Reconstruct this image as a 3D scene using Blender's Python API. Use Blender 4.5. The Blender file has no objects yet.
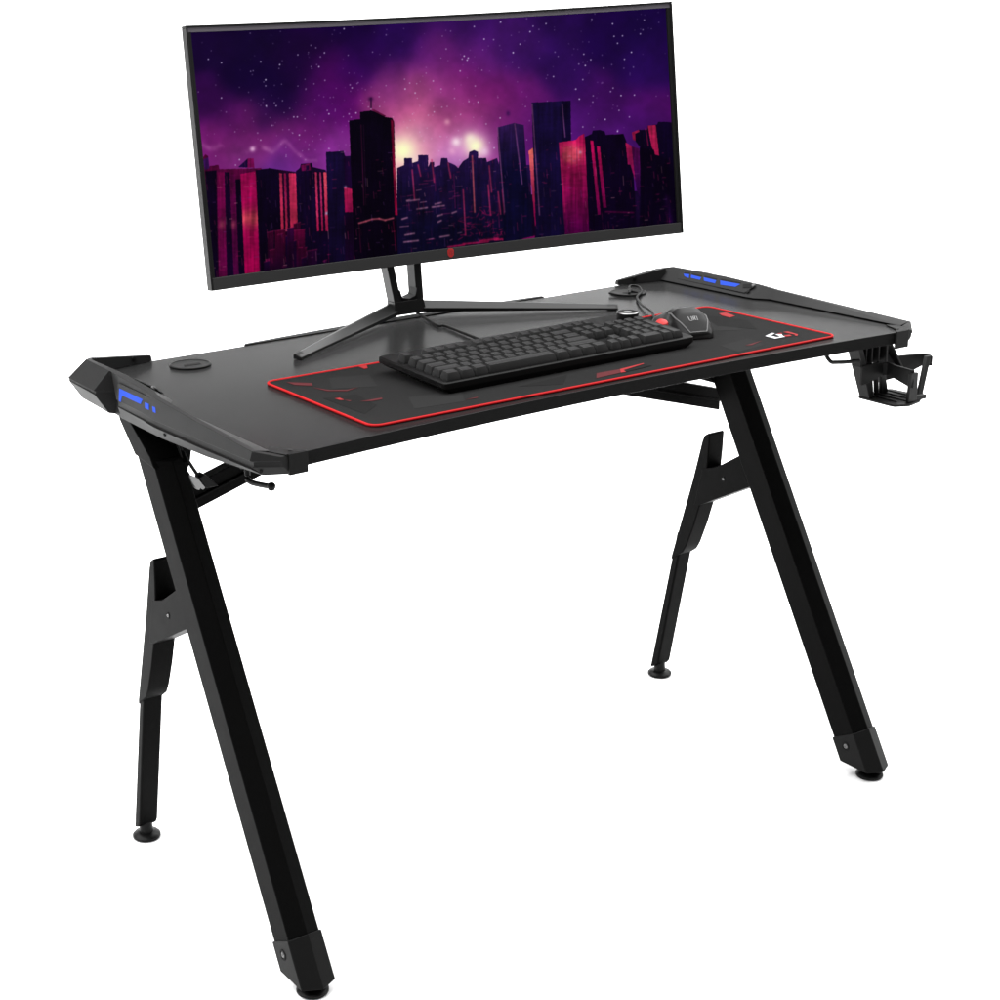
import bpy, bmesh, math, random
import numpy as np
from mathutils import Vector, Matrix

random.seed(7)
SC = bpy.context.scene
COL = SC.collection
H = 0.8006            # height of the desk top
LX = 0.5725           # distance of each leg frame from the middle of the desk

# ------------------------------------------------------------------ materials
def mat(name, base, rough=0.5, spec=0.5, metal=0.0, bump=0.0, bscale=600.0, var=0.0, vscale=40.0, emit=None, estr=1.0, rvar=0.0, dist=0.0005):
    m = bpy.data.materials.new(name); m.use_nodes = True
    nt = m.node_tree; b = nt.nodes['Principled BSDF']
    base = base if not isinstance(base, (int, float)) else (base, base, base)
    b.inputs['Base Color'].default_value = (*base, 1)
    b.inputs['Roughness'].default_value = rough
    b.inputs['Specular IOR Level'].default_value = spec
    b.inputs['Metallic'].default_value = metal
    tc = nt.nodes.new('ShaderNodeTexCoord')
    if var or rvar:
        n = nt.nodes.new('ShaderNodeTexNoise'); n.inputs['Scale'].default_value = vscale; n.inputs['Detail'].default_value = 5
        nt.links.new(tc.outputs['Object'], n.inputs['Vector'])
        if var:
            r = nt.nodes.new('ShaderNodeMapRange')
            r.inputs['To Min'].default_value = 1 - var; r.inputs['To Max'].default_value = 1 + var
            nt.links.new(n.outputs['Fac'], r.inputs['Value'])
            mx = nt.nodes.new('ShaderNodeVectorMath'); mx.operation = 'SCALE'
            mx.inputs[0].default_value = base
            nt.links.new(r.outputs['Result'], mx.inputs['Scale'])
            nt.links.new(mx.outputs[0], b.inputs['Base Color'])
        if rvar:
            r2 = nt.nodes.new('ShaderNodeMapRange')
            r2.inputs['To Min'].default_value = rough - rvar; r2.inputs['To Max'].default_value = rough + rvar
            nt.links.new(n.outputs['Fac'], r2.inputs['Value'])
            nt.links.new(r2.outputs['Result'], b.inputs['Roughness'])
    if bump:
        n2 = nt.nodes.new('ShaderNodeTexNoise'); n2.inputs['Scale'].default_value = bscale; n2.inputs['Detail'].default_value = 3
        nt.links.new(tc.outputs['Object'], n2.inputs['Vector'])
        bp = nt.nodes.new('ShaderNodeBump'); bp.inputs['Strength'].default_value = bump; bp.inputs['Distance'].default_value = dist
        nt.links.new(n2.outputs['Fac'], bp.inputs['Height'])
        nt.links.new(bp.outputs['Normal'], b.inputs['Normal'])
    if emit:
        b.inputs['Emission Color'].default_value = (*emit, 1)
        b.inputs['Emission Strength'].default_value = estr
    return m

M = {}
M['floor'] = mat('white_studio_paper', (.93, .93, .93), .9, .05)
M['top'] = mat('black_laminate', .009, .27, .066, var=.10, vscale=7)
M['edge'] = mat('black_edge_band', .005, .6, .03)
M['leg'] = mat('black_powder_coat', .0019, .46, .024, bump=.12, bscale=1400, rvar=.05, vscale=30)
M['cap'] = mat('black_moulded_plastic', .0045, .45, .07, bump=.10, bscale=1500)
M['trim'] = mat('textured_black_plastic', .0115, .46, .06, bump=.15, bscale=1300, rvar=.05, vscale=25)
M['lamp_panel'] = mat('smoked_plastic', .0025, .35, .08)
M['led'] = mat('blue_lit_window', (.002, .006, .05), .4, .05, emit=(.012, .100, .88), estr=.95)
M['rubber'] = mat('black_rubber', .003, .4, .10)
M['steel'] = mat('screw_steel', .13, .3, .5, metal=1.0)
M['recess'] = mat('screw_recess', .003, .7, .1)
M['mat'] = mat('black_cloth', .0095, .9, .05, bump=.4, bscale=2500, var=.15, vscale=9)
M['matdark'] = mat('darker_print', .007, .9, .05)
M['matlight'] = mat('greyer_print', .0125, .9, .05)
M['red'] = mat('red_stitching', (.36, .008, .010), .7, .08, bump=.3, bscale=1500)
M['redprint'] = mat('red_print', (.20, .010, .012), .85, .15)
M['dimred'] = mat('faded_red_print', (.055, .007, .009), .85, .12)
M['white'] = mat('white_print', (.46, .46, .48), .7, .2)
M['kcase'] = mat('keyboard_black', .0035, .45, .09, bump=.1, bscale=1500)
M['key'] = mat('keycap_plastic', .0135, .55, .11, bump=.12, bscale=1800, var=.12, vscale=60)
M['redknob'] = mat('red_button_plastic', (.32, .010, .010), .45, .15)
M['silver'] = mat('silver_ring', .30, .35, .5, metal=1.0)
M['lightgrey'] = mat('pale_grey_plastic', .20, .4, .4)
M['mouse'] = mat('mouse_shell', .008, .45, .09, bump=.06, bscale=1500)
M['strip'] = mat('grey_light_strip', .085, .4, .2)
M['grey'] = mat('grey_lettering', .22, .6, .2)
M['cable'] = mat('black_cable', .004, .5, .10)
M['clear'] = mat('translucent_connector', .30, .35, .4)
M['bezel'] = mat('monitor_black_plastic', .008, .40, .10, bump=.08, bscale=1500)
M['chin'] = mat('monitor_chin_plastic', .027, .5, .12, bump=.08, bscale=1500)
M['border'] = mat('glass_border_painted_reflection', (.080, .073, .084), .3, .4)  # light reflected in the top glass strip is put into this pale base colour
M['stand'] = mat('stand_metal', .011, .34, .16)
M['standdark'] = mat('stand_rubber', .004, .6, .2)
M['emblem'] = mat('red_emblem', (.36, .02, .02), .4, .2)
M['emblemdark'] = mat('dark_red_emblem', (.22, .01, .012), .4, .4)
M['cup'] = mat('cup_holder_plastic', .0045, .5, .12, bump=.12, bscale=1500)
# the lit picture of the display
sm = bpy.data.materials.new('lit_display'); sm.use_nodes = True
nt = sm.node_tree; pb = nt.nodes['Principled BSDF']
at = nt.nodes.new('ShaderNodeVertexColor'); at.layer_name = 'picture'
pb.inputs['Base Color'].default_value = (.0004, .0004, .0005, 1); pb.inputs['Roughness'].default_value = .45
pb.inputs['Specular IOR Level'].default_value = .008
nt.links.new(at.outputs['Color'], pb.inputs['Emission Color']); pb.inputs['Emission Strength'].default_value = 1.0
M['screen'] = sm

# ------------------------------------------------------------------ helpers
def origin(o):
    v = Vector((0, 0, 0))
    while o: v += o.location; o = o.parent
    return v

def thing(name, label, cat, loc, group=None):
    o = bpy.data.objects.new(name, None); COL.objects.link(o)
    o.location = loc; o.empty_display_size = .05
    o['label'] = label; o['category'] = cat
    if group: o['group'] = group
    return o

def obj(name, bm, m, parent=None, bevel=0.0, seg=2, smooth=True, angle=35, recalc=True):
    if recalc: bmesh.ops.recalc_face_normals(bm, faces=bm.faces[:])
    if parent is not None:
        bmesh.ops.translate(bm, verts=bm.verts[:], vec=-origin(parent))
    me = bpy.data.meshes.new(name); bm.to_mesh(me); bm.free()
    me.materials.append(m if not isinstance(m, str) else M[m])
    if smooth:
        me.shade_smooth(); me.set_sharp_from_angle(angle=math.radians(angle))
    o = bpy.data.objects.new(name, me); COL.objects.link(o)
    if parent is not None: o.parent = parent
    if bevel:
        b = o.modifiers.new('bevel', 'BEVEL'); b.width = bevel; b.segments = seg
        b.limit_method = 'ANGLE'; b.angle_limit = math.radians(28); b.harden_normals = True
    return o

def B(): return bmesh.new()

def loft(bm, rings, close=True, cap=True):
    R = [[bm.verts.new(p) for p in r] for r in rings]
    n = len(R[0])
    for a, b in zip(R, R[1:]):
        for i in range(n if close else n - 1):
            j = (i + 1) % n
            bm.faces.new((a[i], a[j], b[j], b[i]))
    if cap:
        bm.faces.new(R[0]); bm.faces.new(R[-1][::-1])
    return R

def prism(bm, poly, f0, f1):
    """poly: 2D points; f0/f1 map a 2D point to 3D on either side"""
    loft(bm, [[f0(p) for p in poly], [f1(p) for p in poly]])

def prism_x(bm, poly, x0, x1): prism(bm, poly, lambda p: (x0, p[0], p[1]), lambda p: (x1, p[0], p[1]))
def prism_z(bm, poly, z0, z1): prism(bm, poly, lambda p: (p[0], p[1], z0), lambda p: (p[0], p[1], z1))
def prism_y(bm, poly, y0, y1): prism(bm, poly, lambda p: (p[0], y0, p[1]), lambda p: (p[0], y1, p[1]))

def box(bm, a, b):
    prism_z(bm, [(a[0], a[1]), (b[0], a[1]), (b[0], b[1]), (a[0], b[1])], a[2], b[2])

def lathe(bm, c, prof, n=32, axis=(0, 0, 1)):
    q = Vector((0, 0, 1)).rotation_difference(Vector(axis).normalized())
    rings = []
    for r, z in prof:
        rings.append([Vector(c) + q @ Vector((r * math.cos(2 * math.pi * i / n), r * math.sin(2 * math.pi * i / n), z)) for i in range(n)])
    loft(bm, rings)

def tube(bm, pts, r, n=10, smooth=4, closed=False):
    P = [Vector(p) for p in pts]
    if smooth:                                  # Catmull-Rom through the points
        Q = []
        m = len(P)
        rng = range(m) if closed else range(m - 1)
        for i in rng:
            p0 = P[(i - 1) % m] if (closed or i > 0) else P[0]
            p1 = P[i]; p2 = P[(i + 1) % m]
            p3 = P[(i + 2) % m] if (closed or i + 2 < m) else P[-1]
            for k in range(smooth):
                t = k / smooth
                Q.append(.5 * ((2 * p1) + (-p0 + p2) * t + (2 * p0 - 5 * p1 + 4 * p2 - p3) * t * t + (-p0 + 3 * p1 - 3 * p2 + p3) * t ** 3))
        if not closed: Q.append(P[-1])
        P = Q
    rings = []; up = Vector((0, 0, 1)); m = len(P)
    for i, p in enumerate(P):
        if closed: d = P[(i + 1) % m] - P[(i - 1) % m]
        else: d = P[min(i + 1, m - 1)] - P[max(i - 1, 0)]
        d.normalize()
        s = d.cross(up)
        if s.length < .05: s = d.cross(Vector((0, 1, 0)))
        s.normalize(); u = s.cross(d)
        rings.append([p + r * (math.cos(2 * math.pi * k / n) * s + math.sin(2 * math.pi * k / n) * u) for k in range(n)])
    if closed:
        loft(bm, rings + [rings[0]], cap=False); bmesh.ops.remove_doubles(bm, verts=bm.verts[:], dist=1e-6)
    else: loft(bm, rings)

def rounded(poly, r, n=6):
    out = []; m = len(poly)
    for i in range(m):
        p = Vector(poly[i]); a = (Vector(poly[i - 1]) - p).normalized(); b = (Vector(poly[(i + 1) % m]) - p).normalized()
        ang = a.angle(b); t = r / math.tan(ang / 2); c = p + (a + b).normalized() * (r / math.sin(ang / 2))
        s = p + a * t - c; e = p + b * t - c
        a0 = math.atan2(s.y, s.x); a1 = math.atan2(e.y, e.x); da = (a1 - a0 + math.pi) % (2 * math.pi) - math.pi
        for k in range(n + 1):
            q = a0 + da * k / n; out.append((c.x + r * math.cos(q), c.y + r * math.sin(q)))
    return out

# ------------------------------------------------------------------ the studio
bm = B()
WALL_Y, WALL_R, WALL_H = 4.2, .9, 1.9
prof = [(-9.0, 0.0), (WALL_Y - WALL_R, 0.0)] + [(WALL_Y - WALL_R + WALL_R * math.sin(a), WALL_R - WALL_R * math.cos(a)) for a in np.linspace(.12, math.pi / 2, 12)] + [(WALL_Y, WALL_H)]
cols = [[bm.verts.new((x, y, z if k < len(prof) - 1 else top)) for k, (y, z) in enumerate(prof)] for x, top in ((-14, 1.62), (.9, 1.50), (4.6, 2.05), (16, 2.05))]   # unseen top edge shaped to grade the backdrop's reflection in the tabletop
for va, vb in zip(cols, cols[1:]):
    for k in range(len(prof) - 1): bm.faces.new((va[k], vb[k], vb[k + 1], va[k + 1]))
fl = obj('floor', bm, 'floor', recalc=False); fl['kind'] = 'structure'

# ------------------------------------------------------------------ the desk
desk = thing('gaming_desk', 'black gaming desk on angled steel legs with blue lit plastic side trims', 'desk', (0, 0, 0))

# table top with a slightly hollow front edge
def front_y(x): return -.387 - .024 * min(1.0, abs(x) / .56) ** 2
outline = [(-.596, .186), (-.596, -.398), (-.578, -.4115)] + [(x, front_y(x)) for x in np.linspace(-.555, .555, 25)] + [(.578, -.4115), (.596, -.398), (.596, .186)]
bm = B(); prism_z(bm, outline, H - .0195, H)
top = obj('tabletop', bm, 'top', desk, bevel=.0012)
top.data.materials.append(M['edge'])
for p in top.data.polygons:
    if abs(p.normal.z) < .5: p.material_index = 1

# flap of the cable tray behind the rear edge
bm = B()
fp = [(-.317, .1875)] + [(.312 * t, .196 + .016 * max(0, math.cos(t * math.pi / 2))) for t in np.linspace(-1, 1, 21)] + [(.312, .1875)]
prism_z(bm, fp, H - .016, H + .0015)
obj('cable_tray_flap', bm, 'trim', desk, bevel=.001)

# side trims: sections along the depth, inner base -> ridge -> outer lip -> groove -> lower face -> underside
def section(s, y, xi, rin, rout, oe, bot, gx=.006, gz=.0105, shear=0.0):
    pts = [(xi, H + .0026), rin, rout, oe, (oe[0] - gx, oe[1] - .0015), (oe[0] - gx, oe[1] - gz), (oe[0] - .0015, oe[1] - gz - .0012), bot, (bot[0] - .012, bot[1]), (xi + .0075, H - .0200), (xi + .0075, H + .0020)]
    return [(s * x, y + shear * (x - .6), z) for x, z in pts]

def trim(s):
    S = []
    S.append(section(s, .193, .572, (.580, .8175), (.588, .8205), (.594, .803), (.588, .776), gx=.002, gz=.004))
    S.append(section(s, .166, .5765, (.6022, .8252), (.6080, .8252), (.640, .8005), (.618, .764), gx=.002, gz=.004))
    S.append(section(s, .070, .5770, (.603, .8260), (.612, .8255), (.640, .7985), (.617, .760), gx=.004, gz=.005))
    S.append(section(s, .064, .5770, (.603, .8260), (.6115, .8250), (.6040, .7935), (.610, .759), gx=.002, gz=.004))
    S.append(section(s, .030, .5770, (.604, .8260), (.6135, .8245), (.6215, .7905), (.613, .759), gx=.003))
    S.append(section(s, -.058, .5772, (.606, .8230), (.6150, .8215), (.6220, .7885), (.611, .757), gx=.004))
    S.append(section(s, -.074, .5795, (.607, .8215), (.6165, .8200), (.6235, .7880), (.611, .757), gx=.005))
    S.append(section(s, -.098, .5945, (.610, .8185), (.6180, .8180), (.6240, .7870), (.611, .757)))
    S.append(section(s, -.235, .5955, (.612, .8120), (.6205, .8125), (.6250, .7900), (.610, .7615)))
    S.append(section(s, -.388, .5960, (.614, .8065), (.6220, .8070), (.6260, .7945), (.607, .7720)))
    bm = B(); loft(bm, S)
    side = obj('side_trim', bm, 'trim', desk, bevel=.0010)
    # rear arm that turns along the back edge
    bm = B()
    a = [(.486, .1835), (.586, .1640), (.5865, .1945), (.489, .1975)]
    lo = [(s * x, y, H + .0003) for x, y in a]
    hi = [(s * .487, .186, H + .0095), (s * .592, .1690, H + .0232), (s * .588, .1922, H + .0198), (s * .489, .1955, H + .0090)]
    loft(bm, [lo, hi]); obj('trim_arm', bm, 'trim', side, bevel=.0008)
    bm = B(); lathe(bm, (s * .5215, .1765, H + .0105), [(.0034, -.0035), (.0034, .0012), (.0020, .0016)], 16, (s * -.2, -.93, .2)); obj('screw', bm, 'recess', side)
    # front corner: end wedge and the little plate that grips the table corner
    bm = B()
    r0 = [(.596, .8009), (.614, .8065), (.622, .8070), (.626, .7945), (.6215, .7925), (.6215, .7875), (.6245, .786), (.606, .7718), (.598, .7718)]
    r1 = [(.578, .8007), (.588, .8012), (.594, .8008), (.597, .7960), (.5945, .7950), (.5935, .7885), (.5910, .7870), (.580, .7752), (.5765, .7780)]
    loft(bm, [[(s * x, -.3885, z) for x, z in r0], [(s * x, -.4145, z) for x, z in r1]])
    obj('trim_front_end', bm, 'trim', side, bevel=.0008)
    bm = B()
    prism_z(bm, [(s * .586, -.368), (s * .600, -.384), (s * .588, -.4150), (s * .557, -.4148), (s * .562, -.409), (s * .574, -.398)], H + .0006, H + .0024)
    prism_z(bm, [(s * .5845, -.4125), (s * .5845, -.4175), (s * .556, -.4170), (s * .556, -.4128)], .7745, H + .0024)
    obj('corner_plate', bm, 'cap', side, bevel=.0006)
    bm = B(); lathe(bm, (s * .574, -.402, H + .0024), [(.0030, 0), (.0030, .0007), (.0018, .0009)], 16); obj('screw', bm, 'trim', side)
    bm = B(); lathe(bm, (s * .6135, -.394, .7805), [(.0022, -.002), (.0022, .0012)], 14, (s * .4, -.9, -.1)); obj('screw', bm, 'recess', side)
    for yy, zz in ((.100, .7800), (-.125, .7700)):
        bm = B(); lathe(bm, (s * .6195, yy, zz), [(.0024, -.004), (.0024, .0012)], 14, (s * .9, 0, -.42)); obj('screw', bm, 'recess', side)
    # outer lamp panel with its blue windows, on the steep outer face
    def out(y, z, d=.0008):
        t = (.8230 - z) / (.8230 - .7895)
        return (s * (.6140 + .0078 * t + d + .0012), y, z)
    def flat(bm, poly, d0, d1, f=out):
        loft(bm, [[f(y, z, d0) for y, z in poly], [f(y, z, d1) for y, z in poly]])
    bm = B(); flat(bm, [(.027, .8160), (-.114, .8150), (-.118, .7915), (-.060, .7905), (.022, .7915)], -.0006, .0008)
    obj('outer_lamp_panel', bm, 'lamp_panel', side)
    for poly in ([(.0203, .8090), (-.0585, .8085), (-.0545, .8010), (.0080, .8012), (.0098, .7910), (.0158, .7920)],
                 [(-.0675, .8060), (-.0800, .8060), (-.0835, .7985), (-.0705, .7985)],
                 [(-.0925, .8055), (-.1015, .8055), (-.1055, .7985), (-.0965, .7985)]):
        bm = B(); flat(bm, poly, .0006, .0013); obj('blue_light', bm, 'led', side)
    # inner lamp windows, on the sloping inner face
    def inn(y, k, d):                       # k: 0 at the base, 1 at the ridge
        return (s * (.5772 + .0262 * k - .66 * d), y, H + .0030 + .0226 * k + .75 * d)
    bm = B(); flat(bm, [(.128, .26), (.139, .72), (.128, .90), (-.046, .88), (-.058, .70), (-.047, .22)], -.0010, .0006, inn)
    obj('inner_lamp_panel', bm, 'trim', side, bevel=.0003)
    for poly in ([(.1226, .64), (.1084, .68), (.1025, .44), (.1157, .50)], [(.1028, .67), (.0753, .64), (.0735, .46), (.0978, .48)],
                 [(.0695, .67), (.0358, .64), (.0333, .44), (.0626, .46)], [(.0267, .68), (-.0236, .70), (-.0180, .48), (.0187, .42)]):
        bm = B(); flat(bm, poly, .0004, .0009, inn); obj('blue_light', bm, 'led', side)
        ysp = [p[0] for p in poly]
        bm = B(); flat(bm, [(poly[0][0], poly[0][1] + .03), (poly[1][0], poly[1][1] + .03), (poly[1][0], poly[1][1] + .12), (poly[0][0], poly[0][1] + .12)], .0003, .0008, inn); obj('window_rim', bm, 'recess', side)
    bm = B(); flat(bm, [(-.031, .72), (-.050, .86), (-.056, .60), (-.036, .50)], .0004, .0012, inn); obj('socket', bm, 'recess', side)
    bm = B(); flat(bm, [(-.051, .46), (-.057, .40), (-.054, .24), (-.049, .28)], .0004, .0012, inn); obj('socket', bm, 'recess', side)
    bm = B(); lathe(bm, (s * .5985, -.0535, .8215), [(.0036, -.002), (.0036, .0014), (.0026, .0018)], 18, (s * -.72, 0, .70)); obj('button', bm, 'strip', side)
for s in (-1, 1): trim(s)

# cable grommets
def grommet(s):
    bm = B(); c = (s * .4525, .1175, H + .0006)
    lathe(bm, c, [(.0330, 0), (.0330, .0018), (.0318, .0026), (.0298, .0026), (.0290, .0018), (.0002, .0018)], 48)
    g = obj('cable_grommet', bm, 'cap', desk)
    bm = B(); prism_z(bm, [(s * .4646, .1165), (s * .4367, .1155), (s * .4400, .1060), (s * .4677, .1075)], H + .0020, H + .0029); obj('grommet_slot', bm, 'recess', g)
for s in (-1, 1): grommet(s)

# legs
def yf(z): return -.345 + .56 * (z - .15)
def leg_ring(xc, z, g=0.0, yb=None, ztilt=0.0):
    h = .0255 + g; f = yf(z) - g; b = f + .056 + 2 * g if yb is None else yb
    return [(xc - h, b, z + ztilt), (xc - h, f, z), (xc, f - .0135, z), (xc + h, f, z), (xc + h, b, z + ztilt)]
def level_foot(parent, x, y):
    bm = B(); lathe(bm, (x, y, .0), [(.0215, .0005), (.0235, .0025), (.0235, .0055), (.0205, .0085), (.0115, .0105), (.0105, .0300)], 36)
    obj('levelling_foot', bm, 'rubber', parent)
def bolt(parent, x, y, z, sx, r=.006):
    bm = B(); lathe(bm, (x, y, z), [(r, -.003), (r, .0006), (r * .72, .0008), (r * .72, -.0010)], 24, (sx, 0, 0)); bo = obj('bolt', bm, 'recess', parent)
    bm = B(); lathe(bm, (x, y, z), [(r * .52, -.003), (r * .52, .0004), (r * .40, .0012), (r * .18, .0012), (r * .16, .0004)], 24, (sx, 0, 0)); obj('bolt_head', bm, 'steel', bo)
def leg_pair(s):
    X = s * LX
    bm = B(); loft(bm, [leg_ring(X, .05), leg_ring(X, .7050)])
    fleg = obj('front_leg', bm, 'leg', desk, bevel=.0016)
    bm = B()
    def cap_ring(zf, tilt):
        f = yf(zf) - .0024; h = .0279; q = [(0, 0), (-1, 1), (0, 2)]
        zb = zf - .025 * tilt; b = yf(zb) + .0584
        return [(X - h, b, zb), (X - h, f, zf), (X, yf(zf + .007 * tilt) - .0159, zf + .007 * tilt), (X + h, f, zf), (X + h, b, zb)]
    loft(bm, [cap_ring(.0815, 1), cap_ring(.0190, 0)]); obj('foot_cap', bm, 'cap', fleg, bevel=.0014)
    level_foot(fleg, X, -.4030)
    for sx in (-1, 1): bolt(fleg, X + sx * .0279, yf(.052) + .029, .052, sx, .0084)
    # wedge under the table top
    bm = B(); prism_x(bm, [(.085, .7800), (.070, .747), (.022, .703), (-.0430, .6960), (-.0300, .7120), (.040, .757), (.060, .7800)], X - .0285, X + .0285)
    obj('top_bracket', bm, 'leg', fleg, bevel=.0015)
    # rear leg: sleeve with fin, telescopic tube, foot
    bm = B(); prism_x(bm, [(.019, .521), (.014, .533), (.003, .540), (-.001, .538), (.001, .500), (.008, .430), (.034, .350), (.052, .305), (.062, .288), (.0945, .2640), (.0935, .272), (.042, .437)], X - .0190, X + .0190)
    rleg = obj('rear_leg', bm, 'leg', desk, bevel=.0040, seg=3)
    bm = B(); prism_x(bm, [(.066, .320), (.1265, .0330), (.132, .0250), (.1500, .0165), (.082, .325)], X - .0170, X + .0170)
    obj('telescopic_tube', bm, 'leg', rleg, bevel=.0040, seg=3)
    level_foot(rleg, X, .1390)
    # strut between the two legs
    bm = B(); prism_x(bm, [(-.098, .528), (-.022, .480), (.015, .468), (.034, .392), (.020, .3945), (-.125, .4720)], X - .0197, X + .0197)
    strut = obj('leg_strut', bm, 'leg', desk, bevel=.0012)
    for sx in (-1, 1): bolt(strut, X + sx * .0197, -.0410, .4615, sx, .0052)
    # sheet steel beam rising from the leg to the underside of the top
    bm = B()
    zz = lambda x, off: .588 + .285 * (.55 - x) + off
    x0, x1 = (.590 if s > 0 else .556), .120
    pr = lambda a, b, y0, y1: loft(bm, [[(s * x0, y0, zz(x0, a)), (s * x0, y1, zz(x0, a)), (s * x0, y1, zz(x0, b)), (s * x0, y0, zz(x0, b))], [(s * x1, y0, zz(x1, a)), (s * x1, y1, zz(x1, a)), (s * x1, y1, zz(x1, b)), (s * x1, y0, zz(x1, b))]])
    pr(.0, .041, .012, .036); pr(.017, .0205, .0075, .0115)
    obj('under_beam', bm, 'leg', desk, bevel=.001)
    bm = B(); prism_y(bm, [(s * .560, .778), (s * (.512 if s < 0 else .474), .778), (s * (.528 if s < 0 else .482), .690), (s * .548, .640), (s * .560, .640)], -.018, .050)
    obj('corner_bracket', bm, 'leg', desk, bevel=.0015)
for s in (-1, 1): leg_pair(s)

# ------------------------------------------------------------------ things under the desk
hk = thing('headphone_hook', 'short black ball ended hook under the front left corner', 'hook', (-.565, -.255, .776))
bm = B(); tube(bm, [(-.563, -.262, .7800), (-.563, -.262, .7330), (-.5625, -.266, .7255), (-.560, -.285, .7255), (-.556, -.316, .7290)], .0040, 12, 5); lathe(bm, (-.556, -.3160, .7290), [(.001, -.0062), (.004, -.005), (.0060, -.001), (.0060, .002), (.004, .005), (.001, .0062)], 16)
obj('rod', bm, 'cap', hk)
bm = B(); lathe(bm, (-.563, -.262, .7560), [(.0100, -.012), (.0100, .012), (.0085, .022)], 24); obj('mount', bm, 'cap', hk)

lc = thing('light_cable', 'thin black light cable with plug and clear connector hanging under the left trim', 'cable', (-0.5375, -0.0300, 0.7085))
bm = B(); tube(bm, [(-0.5605, -0.0210, 0.7435), (-0.5485, -0.0270, 0.7145), (-0.5373, -0.0310, 0.6920), (-0.5295, -0.0310, 0.6785), (-0.5210, -0.0300, 0.6645)], .0028, 10, 5); obj('wire', bm, 'cable', lc)
bm = B(); tube(bm, [(-0.5575, -0.0250, 0.7365), (-0.5525, -0.0350, 0.7085), (-0.5470, -0.0370, 0.6865), (-0.5410, -0.0370, 0.6745)], .0016, 8, 5); obj('wire', bm, 'cable', lc)
bm = B(); prism_y(bm, [(-0.5255, 0.6665), (-0.5165, 0.6720), (-.4935, .6480), (-0.5155, 0.6485)], -.039, -.021); obj('plug', bm, 'cable', lc, bevel=.0015)
bm = B(); prism_y(bm, [(-0.5437, 0.6755), (-0.5365, 0.6730), (-0.5284, 0.6669), (-0.5170, 0.6505), (-0.5215, 0.6477), (-0.5245, 0.6530), (-0.5275, 0.6485), (-0.5330, 0.6515), (-0.5395, 0.6641)], -.041, -.034); obj('connector', bm, 'clear', lc, bevel=.001)

# cup holder clamped under the front right corner
cu = thing('cup_holder', 'black slotted plastic cup holder clamped under the front right corner', 'cup holder', (.57, -.37, .78))
def band(bm, pts, t, z0, z1):
    """upright band along plan points; z0/z1 lists of bottom/top heights"""
    rings = []
    m = len(pts)
    for i, p in enumerate(pts):
        a = Vector(pts[max(i - 1, 0)]); b = Vector(pts[min(i + 1, m - 1)])
        d = (b - a).normalized(); n = Vector((-d.y, d.x)) * t
        p = Vector(p)
        rings.append([(p.x, p.y, z0[i]), (p.x + n.x, p.y + n.y, z0[i]), (p.x + n.x, p.y + n.y, z1[i]), (p.x, p.y, z1[i])])
    loft(bm, rings)
bm = B()
# mounting block with four open ribs
prism_z(bm, [(.524, -.354), (.524, -.374), (.588, -.374), (.588, -.354)], .7745, .7800)
for xa, xb in ((.524, .5275), (.536, .5385), (.549, .5520), (.5655, .5685), (.584, .588)):
    box(bm, (xa, -.374, .7400), (xb, -.3575, .7744))
box(bm, (.524, -.3574, .7400), (.588, -.3540, .7744))
# left cheek
loft(bm, [[(.5130, -.376, .7795), (.5130, -.350, .7795), (.5225, -.350, .7795), (.5225, -.376, .7795)], [(.5520, -.372, .6830), (.5520, -.350, .6830), (.5640, -.350, .6830), (.5640, -.372, .6830)]])
loft(bm, [[(.588, -.374, .7795), (.588, -.340, .7795), (.592, -.340, .7795), (.592, -.374, .7795)], [(.630, -.372, .7200), (.630, -.345, .7200), (.635, -.345, .7200), (.635, -.372, .7200)]])
obj('mount_block', bm, 'cup', cu, bevel=.0008)
bm = B()
band(bm, [(.5265, -.3765), (.552, -.3760), (.576, -.3755), (.582, -.3790), (.5795, -.400), (.575, -.434), (.580, -.4375)], .0055,
     [.710, .713, .7195, .7200, .7170, .7100, .709], [.743, .7435, .7420, .7415, .7400, .7400, .740])
obj('side_band', bm, 'cup', cu, bevel=.001)
bm = B()
band(bm, [(.590, -.352), (.628, -.362), (.660, -.3675), (.678, -.3720), (.6845, -.378), (.682, -.383)], .0055,
     [.700, .705, .7130, .7200, .7200, .7210], [.760, .7430, .7415, .7405, .7400, .7380])
obj('rear_band', bm, 'cup', cu, bevel=.001)
def post(a, b, w, d, w2=None):
    bm = B(); w2 = w2 or w
    loft(bm, [[(a[0], a[1], a[2]), (a[0] + w, a[1], a[2]), (a[0] + w, a[1] + d, a[2]), (a[0], a[1] + d, a[2])], [(b[0], b[1], b[2]), (b[0] + w2, b[1], b[2]), (b[0] + w2, b[1] + d, b[2]), (b[0], b[1] + d, b[2])]])
    obj('post', bm, 'cup', cu, bevel=.0012)
post((.5715, -.4385, .735), (.5780, -.4300, .6830), .017, .006, .0210)          # front left
post((.6735, -.3840, .739), (.6235, -.4135, .6840), .0115, .007, .0100)         # front right
post((.5390, -.3755, .722), (.5580, -.3640, .6830), .014, .005, .014)
post((.5580, -.3750, .726), (.5760, -.3640, .6830), .009, .005, .009)
post((.5720, -.3745, .728), (.5900, -.3630, .6830), .012, .005, .018)
bm = B()
base = rounded([(.551, -.344), (.5505, -.424), (.575, -.4360), (.608, -.4290), (.6300, -.4150), (.6360, -.385), (.634, -.344)], .010, 4)
prism_z(bm, base, .6790, .6830)
rim = rounded([(.553, -.346), (.5525, -.423), (.576, -.4355), (.617, -.4282), (.6400, -.4138), (.6460, -.385), (.643, -.346)], .010, 4)
for k in range(4): box(bm, (.568 + .016 * k, -.420 + .006 * abs(k - 1), .6831), (.5725 + .016 * k, -.352, .6850))
box(bm, (.592, -.4285, .6831), (.624, -.4200, .6905))
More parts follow.
